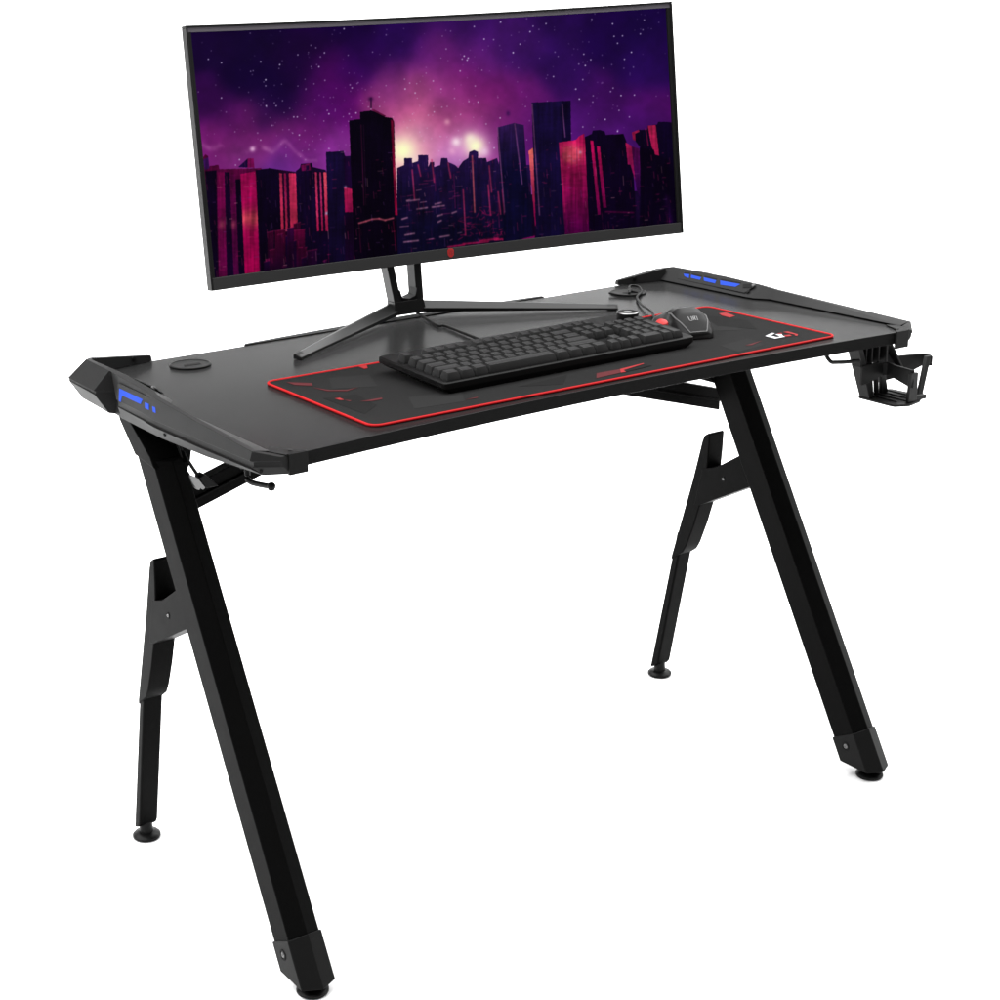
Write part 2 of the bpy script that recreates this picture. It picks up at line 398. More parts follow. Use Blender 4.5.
obj('cup_base', bm, 'cup', cu, bevel=.0012)
bm = B(); tube(bm, [(.4400, -.372, .7790), (.4420, -.378, .7690), (.4470, -.381, .7630), (.4560, -.381, .7612), (.4800, -.381, .7580), (.5120, -.380, .7550)], .0034, 10, 4)
obj('clamp_rod', bm, 'cup', cu)

# ------------------------------------------------------------------ mouse mat
mm = thing('desk_mat', 'wide black cloth desk mat with stitched red border and scratchy red prints', 'desk mat', (.02, -.22, H))
MC = [(-.4265, -.3715), (.4620, -.3755), (.4680, -.0735), (-.4190, -.0615)]
bm = B(); prism_z(bm, rounded(MC, .016, 8), H + .0003, H + .0024); obj('cloth', bm, 'mat', mm)
bm = B(); tube(bm, [(x, y, H + .0021) for x, y in rounded(MC, .016, 8)], .0020, 10, 0, closed=True); obj('stitched_border', bm, 'red', mm)
def decals(name, polys, m, z=.0041, parent=mm):
    for p in polys:
        if 'emblem' in name: p = [(.394 + (x - .394) * .95, -.318 + (y + .318) * .82) for x, y in p]
        bm = B(); prism_z(bm, p, H + z - .0015, H + z - .0012); obj(name, bm, m, parent, smooth=False)
decals('grey_print', [[(-.33, -.10), (-.27, -.12), (-.30, -.19), (-.36, -.16)], [(.33, -.12), (.40, -.18), (.38, -.25), (.31, -.21), (.29, -.16)], [(-.30, -.27), (-.22, -.29), (-.25, -.34), (-.33, -.33)], [(.27, -.31), (.34, -.30), (.33, -.35), (.26, -.36)]], 'matlight', .0038)
decals('dark_print', [[(-.40, -.20), (-.35, -.21), (-.36, -.28), (-.40, -.31)], [(-.21, -.10), (-.14, -.09), (-.16, -.15)], [(.41, -.12), (.44, -.20), (.40, -.26), (.37, -.20)], [(-.14, -.32), (-.04, -.31), (-.08, -.35)]], 'matdark', .0039)
decals('faded_print', [[(-.3937, -.0839), (-.3671, -.1130), (-.3743, -.1270), (-.3926, -.1068)], [(-.3796, -.1357), (-.3680, -.1664), (-.3478, -.1805), (-.3268, -.1780), (-.3513, -.1861), (-.3739, -.1681)], [(-.3684, -.2488), (-.3538, -.2503), (-.3327, -.2509), (-.3363, -.2582), (-.3541, -.2581)], [(-.3822, -.2277), (-.3753, -.2373), (-.3800, -.2390)], [(.0000, -.3300), (.0438, -.3321), (.0304, -.3498), (-.0200, -.3530)], [(-.245, -.335), (-.222, -.333), (-.226, -.337)], [(.30, -.335), (.345, -.327), (.310, -.340)]], 'dimred', .0043)
decals('red_print', [[(-.3883, -.2127), (-.3810, -.2144), (-.3822, -.2277), (-.3870, -.2240)], [(-.2553, -.0659), (-.2399, -.0660), (-.2500, -.0856), (-.2567, -.0861)], [(.0438, -.3321), (.0960, -.3255), (.0940, -.3290), (.0437, -.3402), (.0395, -.3510), (.0304, -.3500)], [(.4398, -.1315), (.4547, -.1331), (.4458, -.1638), (.4307, -.1673), (.4320, -.1468)]], 'redprint', .0044)
decals('print_inset', [[(.0442, -.3407), (.0920, -.3330), (.0958, -.3453), (.0395, -.3507)]], 'matdark', .00445)
# white and red emblem in the front right corner
decals('emblem_white', [[(.3689, -.3331), (.3709, -.3048), (.3963, -.2937), (.3978, -.2995), (.3800, -.3085), (.3785, -.3265), (.3880, -.3270), (.3935, -.3060), (.4021, -.3132), (.3946, -.3245), (.3924, -.3335)]], 'white', .0046)
decals('emblem_red', [[(.4163, -.3015), (.4258, -.3035), (.4221, -.3345), (.4129, -.3426), (.4105, -.3400), (.4170, -.3320)], [(.4005, -.3040), (.4095, -.3047), (.4061, -.3107), (.3985, -.3075)], [(.3990, -.3222), (.4098, -.3267), (.4050, -.3370), (.3940, -.3331)]], 'redprint', .0046)

# ------------------------------------------------------------------ keyboard
KC = (-.0105, -.206); KR = math.radians(0.6); KZ = H + .0036
kb = thing('keyboard', 'full size black mechanical keyboard with round knob on the red edged mat', 'keyboard', (KC[0], KC[1], KZ))
def K(x, y, z):                # keyboard axes: x along its length, y away from the user; rear stands on low feet
    return (KC[0] + x * math.cos(KR) - y * math.sin(KR), KC[1] + x * math.sin(KR) + y * math.cos(KR), KZ + z + .055 * (y + .0855))
KW, KD = .4880, .1740
def kprism(bm, poly, z0, z1, sh=0.0):
    cx = 0; loft(bm, [[K(x, y, z0) for x, y in poly], [K(x * (1 - sh), y * (1 - sh), z1) for x, y in poly]])
bm = B()
pl = [(-KW / 2, -KD / 2), (KW / 2, -KD / 2), (KW / 2, KD / 2), (-KW / 2, KD / 2)]
lo = [(x * .955, y * (.90 if y > 0 else .985)) for x, y in pl]
loft(bm, [[K(x, y, .0002) for x, y in rounded(lo, .006, 3)], [K(x, y, .0070) for x, y in rounded(pl, .006, 3)], [K(x, y, .0150) for x, y in rounded(pl, .006, 3)], [K(x * .992, y * .98, .0165) for x, y in rounded(pl, .006, 3)]])
case = obj('case', bm, 'kcase', kb, bevel=.0006)
for sx in (-1, 1):
    bm = B()
    x = sx * .17
    loft(bm, [[(KC[0] + x + a, KC[1] + .045 + b, H + .0026) for a, b in ((-.015, -.006), (.015, -.006), (.015, .006), (-.015, .006))], [K(x + a, .045 + b, .0012) for a, b in ((-.015, -.006), (.015, -.006), (.015, .006), (-.015, .006))]])
    obj('keyboard_foot', bm, 'rubber', kb)
U = .02045
def keymesh(w, h, hh):
    bm = B(); g = .0009
    a, b = w * U / 2 - g, h * U / 2 - g
    r = []
    for z, i, sy in ((0, 0, 0), (.0040, .0001, 0), (hh, .0028, .0008)):
        r.append([(x, y + sy, z + (.0008 * (y / b) if z > .004 else 0)) for x, y in rounded([(-a + i, -b + i), (a - i, -b + i), (a - i, b - i), (-a + i, b - i)], .0010, 2)])
    bmid = loft(bm, r, cap=False)
    bm.faces.new(bmid[0])
    # dished top
    i = .0042
    inner = [bm.verts.new((x, y + .0008, hh - .0007)) for x, y in rounded([(-a + i, -b + i), (a - i, -b + i), (a - i, b - i), (-a + i, b - i)], .0012, 2)]
    n = len(inner); t = bmid[-1]
    for k in range(n): bm.faces.new((t[k], t[(k + 1) % n], inner[(k + 1) % n], inner[k]))
    bm.faces.new(inner)
    bmesh.ops.recalc_face_normals(bm, faces=bm.faces[:])
    me = bpy.data.meshes.new('key'); bm.to_mesh(me); bm.free(); me.materials.append(M['key'])
    me.shade_smooth(); me.set_sharp_from_angle(angle=math.radians(40))
    return me
KM = {}
def key(x, row_y, w=1.0, h=1.0, hh=.0122):
    kk = (w, h, hh)
    if kk not in KM: KM[kk] = keymesh(*kk)
    o = bpy.data.objects.new('key', KM[kk]); COL.objects.link(o); o.parent = kb
    p = Vector(K(x, row_y, .0162)); o.location = p - Vector((KC[0], KC[1], KZ)); o.rotation_euler = (math.atan(.055), 0, KR)
x0 = -KW / 2 + .0085
RY = -KD / 2 + .0050
rows = [RY + U / 2 + U * i for i in range(5)] + [RY + U / 2 + U * 5.30]
HH = [.0122, .0116, .0116, .0120, .0126, .0126]
def row(r, widths, start=0.0):
    x = start
    for w in widths:
        if w < 0: x += -w; continue
        key(x0 + (x + w / 2) * U, rows[r], w, 1.0, HH[r]); x += w
row(5, [1, -1, 1, 1, 1, 1, -.5, 1, 1, 1, 1, -.5, 1, 1, 1, 1, -.25, 1, 1, 1])
row(4, [1] * 13 + [2, -.25, 1, 1, 1, -.25, 1, 1, 1, 1])
row(3, [1.5] + [1] * 12 + [1.5, -.25, 1, 1, 1, -.25, 1, 1, 1])
row(2, [1.75] + [1] * 11 + [2.25, -3.5, 1, 1, 1])
row(1, [2.25] + [1] * 10 + [2.75, -1.25, 1, -1.25, 1, 1, 1])
row(0, [1.25, 1.25, 1.25, 6.25, 1.25, 1.25, 1.25, 1.25, -.25, 1, 1, 1, -.25, 2, 1])
for r in (2.5, .5): key(x0 + 22 * U, rows[0] + U * r, 1.0, 2.0, .0116)
kn = K(.2160, .0400, .0165)
bm = B(); lathe(bm, kn, [(.0172, 0), (.0176, .0010), (.0176, .0145), (.0168, .0158), (.0130, .0158), (.0125, .0157), (.0002, .0157)], 40); knob = obj('volume_knob', bm, 'kcase', kb)
bm = B(); lathe(bm, (kn[0], kn[1], kn[2] + .0145), [(.0177, .0002), (.01785, .0006), (.0170, .0016), (.0163, .0016), (.0162, .0010)], 40); obj('knob_ring', bm, 'silver', knob)
bm = B(); lathe(bm, (kn[0], kn[1], kn[2] + .0155), [(.0066, 0), (.0066, .0004), (.0058, .0005)], 32); obj('knob_emblem', bm, 'lightgrey', knob)
rk = K(.2345, -.0200, .0170)
bm = B(); lathe(bm, (rk[0], rk[1], rk[2]), [(.0100, 0), (.0102, .0050), (.0098, .0090), (.0084, .0108), (.0045, .0118), (.0005, .0120)], 32, (-.15, -.35, 1)); obj('red_button', bm, 'redknob', kb)
bm = B(); tube(bm, [(.037, .200, H + .0065), (.022, .140, H + .0035), (.010, .094, H + .0034), (.018, .089, H + .0036), (.010, .030, H + .0036), (-.002, -.043, H + .0042), (-.010, -.090, H + .0060), (-.012, -.121, H + .0130)], .0026, 10, 6); obj('cable', bm, 'cable', kb)

# ------------------------------------------------------------------ mouse
MP = Vector((.2930, -.2000, H + .0030)); MA = math.radians(-18)
ms = thing('computer_mouse', 'black computer mouse with grey outlined palm and small white lettering', 'mouse', MP)
ML, MW = .122, .064
def mh(s):
    return np.interp(s, [0, .06, .16, .28, .42, .60, .80, .94, 1], [.0095, .0160, .0265, .0365, .0425, .0390, .0280, .0205, .0165])
def mw(s):
    return np.interp(s, [0, .05, .15, .30, .50, .75, .92, 1], [.70, .86, .98, 1.04, .96, .94, .96, .86])
def mpt(s, t, lift=0.0):
    w = MW / 2 * mw(s); edge = max(0, 1 - abs(t) ** 3.2) ** .55
    z = .006 + (mh(s) - .006) * (.35 + .65 * edge) if abs(t) < .999 else .006 + (mh(s) - .006) * .35
    flare = .0
    x = w * t * (1 + flare); y = (s - .5) * ML
    return (MP.x + x * math.cos(MA) - y * math.sin(MA), MP.y + x * math.sin(MA) + y * math.cos(MA), MP.z + z + lift)
bm = B()
NS, NT = 40, 24
rings = []
for i in range(NS + 1):
    s = i / NS
    r = [mpt(s, -1 + 2 * j / NT) for j in range(NT + 1)]
    a = Vector(r[0]); b = Vector(r[-1]); lo = [Vector(b), Vector(a)]
    k = 1.06
    cx = (a + b) / 2
    lo = [Vector((cx.x + (b.x - cx.x) * k, cx.y + (b.y - cx.y) * k, MP.z + .0012)), Vector((cx.x + (a.x - cx.x) * k, cx.y + (a.y - cx.y) * k, MP.z + .0012))]
    rings.append(r + lo)
loft(bm, rings)
shell = obj('shell', bm, 'mouse', ms, bevel=0, angle=50)
pent = [(.035, -.62), (.30, -.86), (.52, -.50), (.56, .10), (.42, .80), (.035, .66)]
def interp(P, n=6):
    out = []
    for (a, b), (c, d) in zip(P, P[1:]):
        for k in range(n): out.append((a + (c - a) * k / n, b + (d - b) * k / n))
    out.append(P[-1]); return out
for seg in ([(.50, -.84), (.26, -.80), (.020, -.56), (.018, .58), (.20, .80), (.34, .86)],):
    bm = B(); tube(bm, [mpt(s, t, .0002) for s, t in interp(seg)], .0012, 8, 0); obj('light_strip', bm, 'strip', ms)
bm = B(); tube(bm, [mpt(s, 0, .0002) for s in np.linspace(.60, .985, 12)], .0007, 6, 0); obj('button_seam', bm, 'recess', ms)
bm = B(); lathe(bm, mpt(.82, 0, -.0055), [(.0085, -.0035), (.0100, -.002), (.0100, .002), (.0085, .0035)], 24, (math.cos(MA), math.sin(MA), 0)); obj('scroll_wheel', bm, 'rubber', ms)
# lettering on the palm: strokes laid on the shell
bm = B()
def stroke(pts):
    tube(bm, [mpt(.165 + v * .062, .02 + u * .72, .0002) for u, v in pts], .00075, 6, 0)
stroke([(-.34, 1), (-.34, .15), (-.28, 0), (-.16, 0), (-.12, .15), (-.12, 1)])
stroke([(.00, 0), (.00, 1), (.10, 1), (.13, .75), (.08, .5), (.00, .5)]); stroke([(.08, .5), (.16, 0)]); stroke([(.16, 1), (.10, .5)])
stroke([(.28, 0), (.28, 1)])
obj('lettering', bm, 'grey', ms)
fr = mpt(1.0, 0)
bm = B(); tube(bm, [(fr[0] - .002, fr[1] - .006, H + .0110), (.318, -.105, H + .0075), (.345, -.070, H + .0060), (.362, -.040, H + .0060), (.385, .004, H + .0045), (.425, .062, H + .0040), (.462, .092, H + .0045), (.478, .118, H + .0090), (.468, .130, H + .0095), (.448, .108, H + .0070), (.436, .096, H + .0050), (.448, .104, H + .0100)], .0021, 10, 6); mc = obj('cable', bm, 'cable', ms)
bm = B(); tube(bm, [(.452, .116, H + .0045), (.458, .098, H + .0036), (.448, .084, H + .0034), (.430, .084, H + .0032), (.418, .100, H + .0032), (.411, .122, H + .0048)], .0019, 10, 6); obj('cable', bm, 'cable', ms)

# ------------------------------------------------------------------ monitor
MO = Vector((.0248, .0656, 1.126)); SW, SP = -.0817, .1224
ex = Vector((math.cos(SW), math.sin(SW), 0)); ez = Vector((-math.sin(SW) * math.sin(SP), math.cos(SW) * math.sin(SP), math.cos(SP)))
bk = Vector((-math.sin(SW) * math.cos(SP), math.cos(SW) * math.cos(SP), -math.sin(SP)))
def S(a, b, c): return MO + ex * a + ez * b + bk * (c + .042 * (1 - (a / .445) ** 2))
mon = thing('monitor', 'wide curved monitor showing a purple night skyline on a V shaped stand', 'monitor', (.024, .200, H))
def cbox(bm, a0, a1, b0, b1, c0, c1, n=28, fb=None):
    rings = []
    for k in range(n + 1):
        a = a0 + (a1 - a0) * k / n
        rings.append([S(a, b0, c0), S(a, b1, c0), S(a, b1, c1), S(a, b0, c1)])
    loft(bm, rings)
SAx, SBz = .4452, .1853
OA, OT, OB = .4545, .1955, -.2050
bm = B()
cbox(bm, -OA, OA, OT - .0035, OT, -.0035, .0150); cbox(bm, -OA, -OA + .0035, OB + .0001, OT - .0036, -.0035, .0150, 2); cbox(bm, OA - .0035, OA, OB + .0001, OT - .0036, -.0035, .0150, 2)
frame = obj('frame', bm, 'bezel', mon, bevel=.0009)
bm = B()
cbox(bm, -OA + .0036, OA - .0036, SBz + .0002, OT - .0036, -.0010, .0100)
obj('glass_border', bm, 'border', frame)
for a0, a1 in ((-OA + .0036, -SAx - .0002), (SAx + .0002, OA - .0036)):
    bm = B(); cbox(bm, a0, a1, -SBz, SBz + .0001, -.0010, .0100, 2); obj('side_border', bm, 'bezel', frame)
bm = B(); cbox(bm, -OA + .0036, OA - .0036, OB, -SBz - .0003, -.0028, .0150); chin = obj('chin', bm, 'chin', mon, bevel=.0008)
bm = B()
ec = S(-.0225, -.1930, -.0029)
def chinpt(u, v, c): return S(.0010 + u, -.1930 + v, c)
hexa = [(-.0062, .0035), (-.0035, .0070), (.0035, .0070), (.0062, .0035), (.0055, -.0045), (.0020, -.0078), (-.0020, -.0078), (-.0055, -.0045)]
loft(bm, [[chinpt(u, v, -.0027) for u, v in hexa], [chinpt(u, v, -.0034) for u, v in hexa]]); em = obj('emblem', bm, 'emblem', chin, smooth=False)
bm = B()
for q in ([(-.0036, .0040), (-.0022, .0040), (-.0022, -.0040), (-.0036, -.0030)], [(-.0008, .0035), (.0036, .0035), (.0036, .0020), (-.0008, .0020)], [(.0000, .0006), (.0040, .0006), (.0032, -.0036), (.0004, -.0040)]):
    loft(bm, [[chinpt(u, v, -.0033) for u, v in q], [chinpt(u, v, -.0037) for u, v in q]])
obj('emblem_marks', bm, 'emblemdark', em, smooth=False)
# rear housing: a shallow curved shell with a deeper middle
bm = B(); cbox(bm, -OA + .004, OA - .004, OB + .002, OT - .004, .0152, .0190); cbox(bm, -.30, .30, -.150, .145, .0191, .0420); cbox(bm, -.16, .16, -.100, .100, .0421, .0580)
obj('rear_housing', bm, 'bezel', mon, bevel=.003)

# ---- the picture on the display: painted into a colour attribute of a fine grid
GX, GY = 1400, 586
HM = [552.3598667068644, -28.591074661341935, 215.0, -23.893550458996174, -244.79322232368736, 277.0, 0.13246733575393202, -0.02403704011173781]
SUP = 1
uu, vv = np.meshgrid(np.linspace(0, 1, GX + 1), np.linspace(0, 1, GY + 1))
den = HM[6] * uu + HM[7] * vv + 1
X = (HM[0] * uu + HM[1] * vv + HM[2]) / den; Y = (HM[3] * uu + HM[4] * vv + HM[5]) / den   # the artist's drawing units
hump = 1 - (2 * uu - 1) ** 2
X = X + hump * (-12.53 - 5.29 * (uu - .5)); Y = Y + hump * (1.06 + 3.41 * (vv - .5))
rng = np.random.default_rng(11)
HI = np.linalg.inv(np.array([[HM[0], HM[1], HM[2]], [HM[3], HM[4], HM[5]], [HM[6], HM[7], 1]]))
def win(x0, y0, x1, y1):
    """index window of the grid that covers a drawing rectangle"""
    js = []; is_ = []
    for x in (x0, x1):
        for y in (y0, y1):
            p = HI @ np.array([x + 6, y, 1]); js.append(p[0] / p[2]); is_.append(p[1] / p[2])
    return (slice(max(0, int((min(is_) - .05) * GY)), max(0, min(GY + 1, int((max(is_) + .05) * GY) + 2))), slice(max(0, int((min(js) - .04) * GX)), max(0, min(GX + 1, int((max(js) + .04) * GX) + 2))))
def vnoise(sc, seed):
    r = np.random.default_rng(seed); g = r.random((64, 64)); x = X / sc; y = Y / sc
    xi = np.floor(x).astype(int); yi = np.floor(y).astype(int); fx = x - xi; fy = y - yi
    fx = fx * fx * (3 - 2 * fx); fy = fy * fy * (3 - 2 * fy)
    A = g[yi % 64, xi % 64]; Bq = g[yi % 64, (xi + 1) % 64]; Cq = g[(yi + 1) % 64, xi % 64]; D = g[(yi + 1) % 64, (xi + 1) % 64]
    return (A * (1 - fx) + Bq * fx) * (1 - fy) + (Cq * (1 - fx) + D * fx) * fy
fbm = .5 * vnoise(22, 1) + .27 * vnoise(10, 2) + .15 * vnoise(5, 3) + .08 * vnoise(2.5, 4) - .5
CP = [(200,45,22,5,52),(250,80,18,3,50),(300,60,25,4,55),(280,110,24,4,60),(215,110,50,8,80),(215,140,105,25,110),(240,130,85,18,100),(260,140,115,40,110),(240,152,120,55,140),
(300,155,115,50,150),(280,165,95,45,150),(330,150,125,50,150),(215,160,110,35,130),(330,80,75,8,100),(345,110,85,10,105),(360,60,45,5,85),(350,30,22,3,58),(400,40,38,8,85),(400,80,90,30,115),(440,60,90,30,115),
(440,92,125,52,128),(418,118,185,112,145),(400,125,178,95,145),(445,120,165,88,138),(415,140,225,170,190),(400,160,215,180,190),(435,145,190,130,195),(450,160,135,95,175),
(455,143,205,150,205),(490,150,150,80,160),(500,130,108,36,120),(490,100,118,32,118),(480,60,88,30,118),(520,40,60,20,105),(520,100,98,26,118),(540,130,88,21,118),(470,25,50,15,95),
(560,60,42,12,90),(600,40,28,5,72),(650,25,25,6,70),(640,70,35,8,85),(600,100,60,12,95),(650,100,72,13,98),(590,125,75,22,118),(640,120,68,16,112),(660,60,35,8,85),(575,80,50,12,92),(320,110,70,10,100),(310,130,95,25,115),(250,30,20,5,52),(560,20,35,9,78)]
CP += [(430,105,168,88,142),(405,108,160,78,138),(455,108,146,62,132),(472,125,160,70,145),(385,110,140,60,130),(465,85,110,28,115),(300,140,120,30,115),(225,150,135,45,125)]
acc = np.zeros(X.shape + (3,)); ws = np.full(X.shape, 1e-9)
Xw = X + 16 * (vnoise(26, 8) - .5); Yw = Y + 16 * (vnoise(26, 9) - .5)
for x, y, r, g, b in CP:
    w = np.exp(-((Xw - x) ** 2 + (Yw - y) ** 2) / (2 * 15. ** 2)) + 1e-5 / (1 + ((X - x) ** 2 + (Y - y) ** 2) / 400)
    acc += w[..., None] * np.array([r, g, b]); ws += w
img = acc / ws[..., None]
img *= (1 + .38 * fbm)[..., None] * np.array([1.04, .92, .93])
def glow(x, y, r, c, k=1.0, p=1.0):
    w = np.clip(k * np.exp(-(((X - x) ** 2 + (Y - y) ** 2) / (r * r)) ** p), 0, 1) [..., None]
    img[:] = img * (1 - w) + np.array(c) * w
glow(404, 149, 17, (250, 215, 205), .8); glow(403, 151, 10.5, (252, 255, 200), 1); glow(474, 146, 16, (240, 190, 220), .75); glow(475, 146, 8.5, (252, 255, 205), 1); glow(456, 142, 5, (250, 225, 235), .9); glow(470, 139, 6, (250, 240, 215), .8)
glow(452, 151, 4, (235, 170, 210), .7); glow(447, 122, 3, (235, 170, 190), .6); glow(484, 152, 5, (245, 215, 235), .6); glow(414, 163, 9, (240, 225, 215), .6)
# thin bright cloud ridge above the roofs on the left
ridge = 149 + 5 * (vnoise(13, 22) - .5) + 3.0 * np.sin(X * .085) + 2.5 * np.sin(X * .21 + 1) + np.clip(X - 285, 0, 60) * .30
w = (np.exp(-((Y - ridge) / 3.2) ** 2) * np.clip(.30 + 1.6 * fbm + .8 * (vnoise(7, 21) - .5), 0, 1) * ((X > 203) & (X < 318)))[..., None]
img = img * (1 - .55 * w) + np.array((205, 140, 190)) * .55 * w
glow(253, 149, 2.6, (235, 190, 225), .8)
# stars
def star(x, y, r, br):
    k = win(x - 3 * r, y - 3 * r, x + 3 * r, y + 3 * r)
    w = np.clip(br * np.exp(-((X[k] - x) ** 2 + (Y[k] - y) ** 2) / (r * r)), 0, 1)[..., None]
    img[k] = img[k] * (1 - w) + np.array((225, 215, 245)) * w
for x, y, b in [(209,59.5,.7),(222,63,.8),(261,62,1),(280,65,.8),(266,80,.95),(266,86,.55),(222,98,.7),(266.5,106,.95),(276.5,106,.65),(294,117,.7),(297.5,117,.7),(319,67,.9),(316,48,.45),(324.5,53,.7),(311,45.5,.4),(320.5,57,.45),(298,55,.6),(272,125.5,.5),(261,140,.6),(258,133,.4),(299.5,135,.8),(329,114,1),(306,89,.4),(325,80.5,.5),(240,159.5,.7),(344,29,.9),(386,35,.4),(446,49,.5),(474,26.5,.7),(484,39,.85),(493.5,39.5,.5),(500.5,22,1),(513,52.5,.9),(520,44,.7),(464,56,.9),(467,60,.8),(462,59,.6),(468,58,.8),(460,71,.7),(433,81,.6),(475,86,.5),(478,102,.7),(405,89,.8),(415,93,.7),(530,31.5,.9),(533,26,.6),(546,23.5,.7),(592,19,.5),(613,23.5,.8),(645,19.5,.6),(641,33.5,.7),(614.5,36,.7),(623,35.5,.7),(618,43,.7),(632,52,.9),(625,59,.7),(591,59.5,.7),(585.5,65.5,.9),(584,54,.7),(579,64,.5),(555,52,.4),(553.5,76.5,.7),(583,79.5,.6),(576,89,.8),(579.5,99,.9),(613.5,88,.6),(611,91.5,.6),(621.5,95.5,.9),(635,95,.7),(593,102,.5),(605.5,119.5,.9),(630,117,.6),(619.5,110.5,.6),(618,131.5,.9),(583,127,.6),(604,68,.5),(634,67,.4),(371,109,.6),(356,113,.8),(352,88,.7),(350,85,.5),(500,118,.7),(503,128,.4),(494,148,.7),(486,124,.5),(441,89,.5),(349,114,.6),(434,112,.6)]:
    star(x, y, .66, min(1, 1.2 * b))
nst = 0
while nst < 420:
    x = 195 + 480 * rng.random(); y = 10 + 155 * rng.random()
    p = .25 + .75 * math.exp(-((x - 330) / 60) ** 2 - ((y - 120) / 40) ** 2) + .5 * math.exp(-((x - 440) / 50) ** 2 - ((y - 120) / 40) ** 2)
    if rng.random() < p: star(x, y, .42 + .22 * rng.random(), .2 + .5 * rng.random() ** 2); nst += 1
# buildings
def inside(P):
    r = np.zeros(X.shape, bool); n = len(P)
    k = win(min(p[0] for p in P), min(p[1] for p in P), max(p[0] for p in P), max(p[1] for p in P))
    for i in range(n):
        x1, y1 = P[i]; x2, y2 = P[i - 1]
        if y1 == y2: continue
        c = (y1 > Y[k]) != (y2 > Y[k])
        r[k] ^= c & (X[k] < (x2 - x1) * (Y[k] - y1) / (y2 - y1) + x1)
    return r
bmask = np.zeros(X.shape, bool)
def fill(P, c0, c1=None, y0=None, y1=None, tex=.12):
    m = inside(P); Ym = Y[m]; bmask[m] = True
    ys = [p[1] for p in P]; y0 = min(ys) if y0 is None else y0; y1 = max(ys) if y1 is None else y1
    t = np.clip((Ym - y0) / (y1 - y0), 0, 1)[:, None]
    c0 = np.array(c0, float); c1 = c0 if c1 is None else np.array(c1, float)
    img[m] = (c0 * (1 - t) + c1 * t) * (1 + tex * 2 * fbm[m])[:, None]
def line(P, w, c, a=1.0):
    for (x1, y1), (x2, y2) in zip(P, P[1:]):
        k = win(min(x1, x2) - 3 * w, min(y1, y2) - 3 * w, max(x1, x2) + 3 * w, max(y1, y2) + 3 * w)
        L2 = (x2 - x1) ** 2 + (y2 - y1) ** 2 + 1e-9; t = np.clip(((X[k] - x1) * (x2 - x1) + (Y[k] - y1) * (y2 - y1)) / L2, 0, 1)
        d2 = (X[k] - x1 - t * (x2 - x1)) ** 2 + (Y[k] - y1 - t * (y2 - y1)) ** 2
        f = (a * np.exp(-d2 / (w * w)))[..., None]
        img[k] = img[k] * (1 - f) + np.array(c) * f
fill([(190, 205), (690, 190), (690, 310), (190, 310)], (24, 6, 44), (10, 2, 26), 200, 260)
# middle distance
fill([(396,290),(397,168),(404,165),(404,158),(412,158),(412,163),(418,161),(418,155),(428,155),(428,167),(430,162),(434,162),(434,167),(440,165),(441,158),(447,158),(448,162),(455,165),(458,168),(463,161),(468,158),(469,152),(474,150),(478,152),(478,158),(486,158),(487,162),(497,158),(499,165),(530,165),(535,290)], (42,20,78), (14,9,42), 155, 205)
for k in range(26):
    x = 398 + 100 * rng.random(); y = 172 + 40 * rng.random(); ww = 5 + 8 * rng.random()
    fill([(x, 250), (x, y), (x + ww, y - 1), (x + ww + 2, 250)], (24 + 14 * rng.random(), 14, 58), (12, 9, 40), y, 230)
    if rng.random() < .5: line([(x + ww, y), (x + ww + 1.5, y + 20 + 20 * rng.random())], .5, (120, 25, 85), .55)
for x, y, y2 in [(431.5,160,182),(472,156,212),(489,166,192),(488,185,215),(448,163,178),(418,165,176),(412,170,200),(463,190,235),(498,192,214)]:
    line([(x, y), (x + 2.5, y2)], .8, (185, 50, 95) if x != 472 else (235, 110, 110), .75)
for k in range(26):
    x = 400 + 58 * rng.random(); y = 180 + 62 * rng.random(); L = 2 + 7 * rng.random()
    line([(x, y), (x + L, y - .8)], .55, (205, 140, 160) if rng.random() < .4 else (140, 40, 95), .2 + .4 * rng.random())
for x, y, L in [(407,201,12),(417,209,10),(432,207,12),(402,219,5),(405,235,9),(404,242,14),(435,204,6),(437,216,5),(440,237,9),(452,213,4),(438,222,3)]:
    line([(x, y), (x + L, y - 1.5)], .9, (215, 150, 170), .6)
for k in range(90):
    x = 462 + 42 * rng.random(); y = 205 + 36 * rng.random() ** .7; a = rng.random() * 6.3; L = 2 + 5 * rng.random()
    line([(x, y), (x + L * math.cos(a), y + L * math.sin(a) * .6)], .5, (170, 22, 80), .15 + .45 * rng.random())
for x, y, L in [(463,244,25),(480,241,18),(495,240,24),(448,247,16)]: line([(x, y), (x + L, y - 2.2)], 1.0, (195, 25, 85), .8)
# left block
fill([(203,290),(203,158),(206,154),(209,156),(210,166),(219,164.5),(220,169),(262,168),(262,290)], (95,5,62), (62,2,44), 170, 260)
fill([(203,160),(209,157),(210,168),(206,170)], (70,20,100))
fill([(238.5,167),(248,158.5),(249,167.5)], (28,8,60)); fill([(248,158.5),(254,158),(255,167.5),(248,167.6)], (135,10,88))
fill([(206,171),(217,170),(219,290),(212,290)], (14,2,30), tex=.05)
fill([(218,172),(225,172),(228,290),(220,290)], (120,6,72), (95,4,64)); fill([(225,172),(230,172),(235,290),(228,290)], (20,2,36)); fill([(230,174),(236,174),(240,290),(235,290)], (100,5,70), (70,4,54)); fill([(236,179),(241,179),(246,290),(240,290)], (12,2,28))
fill([(241,174),(256.5,171),(260.5,290),(246,290)], (165,8,82), (160,0,72))
m = inside([(241,174),(256.5,171),(260.5,290),(246,290)]); w = (m * np.exp(-((Y - 218) / 9.0) ** 2))[..., None]; img = img * (1 - .85 * w) + np.array((225, 85, 95)) * .85 * w
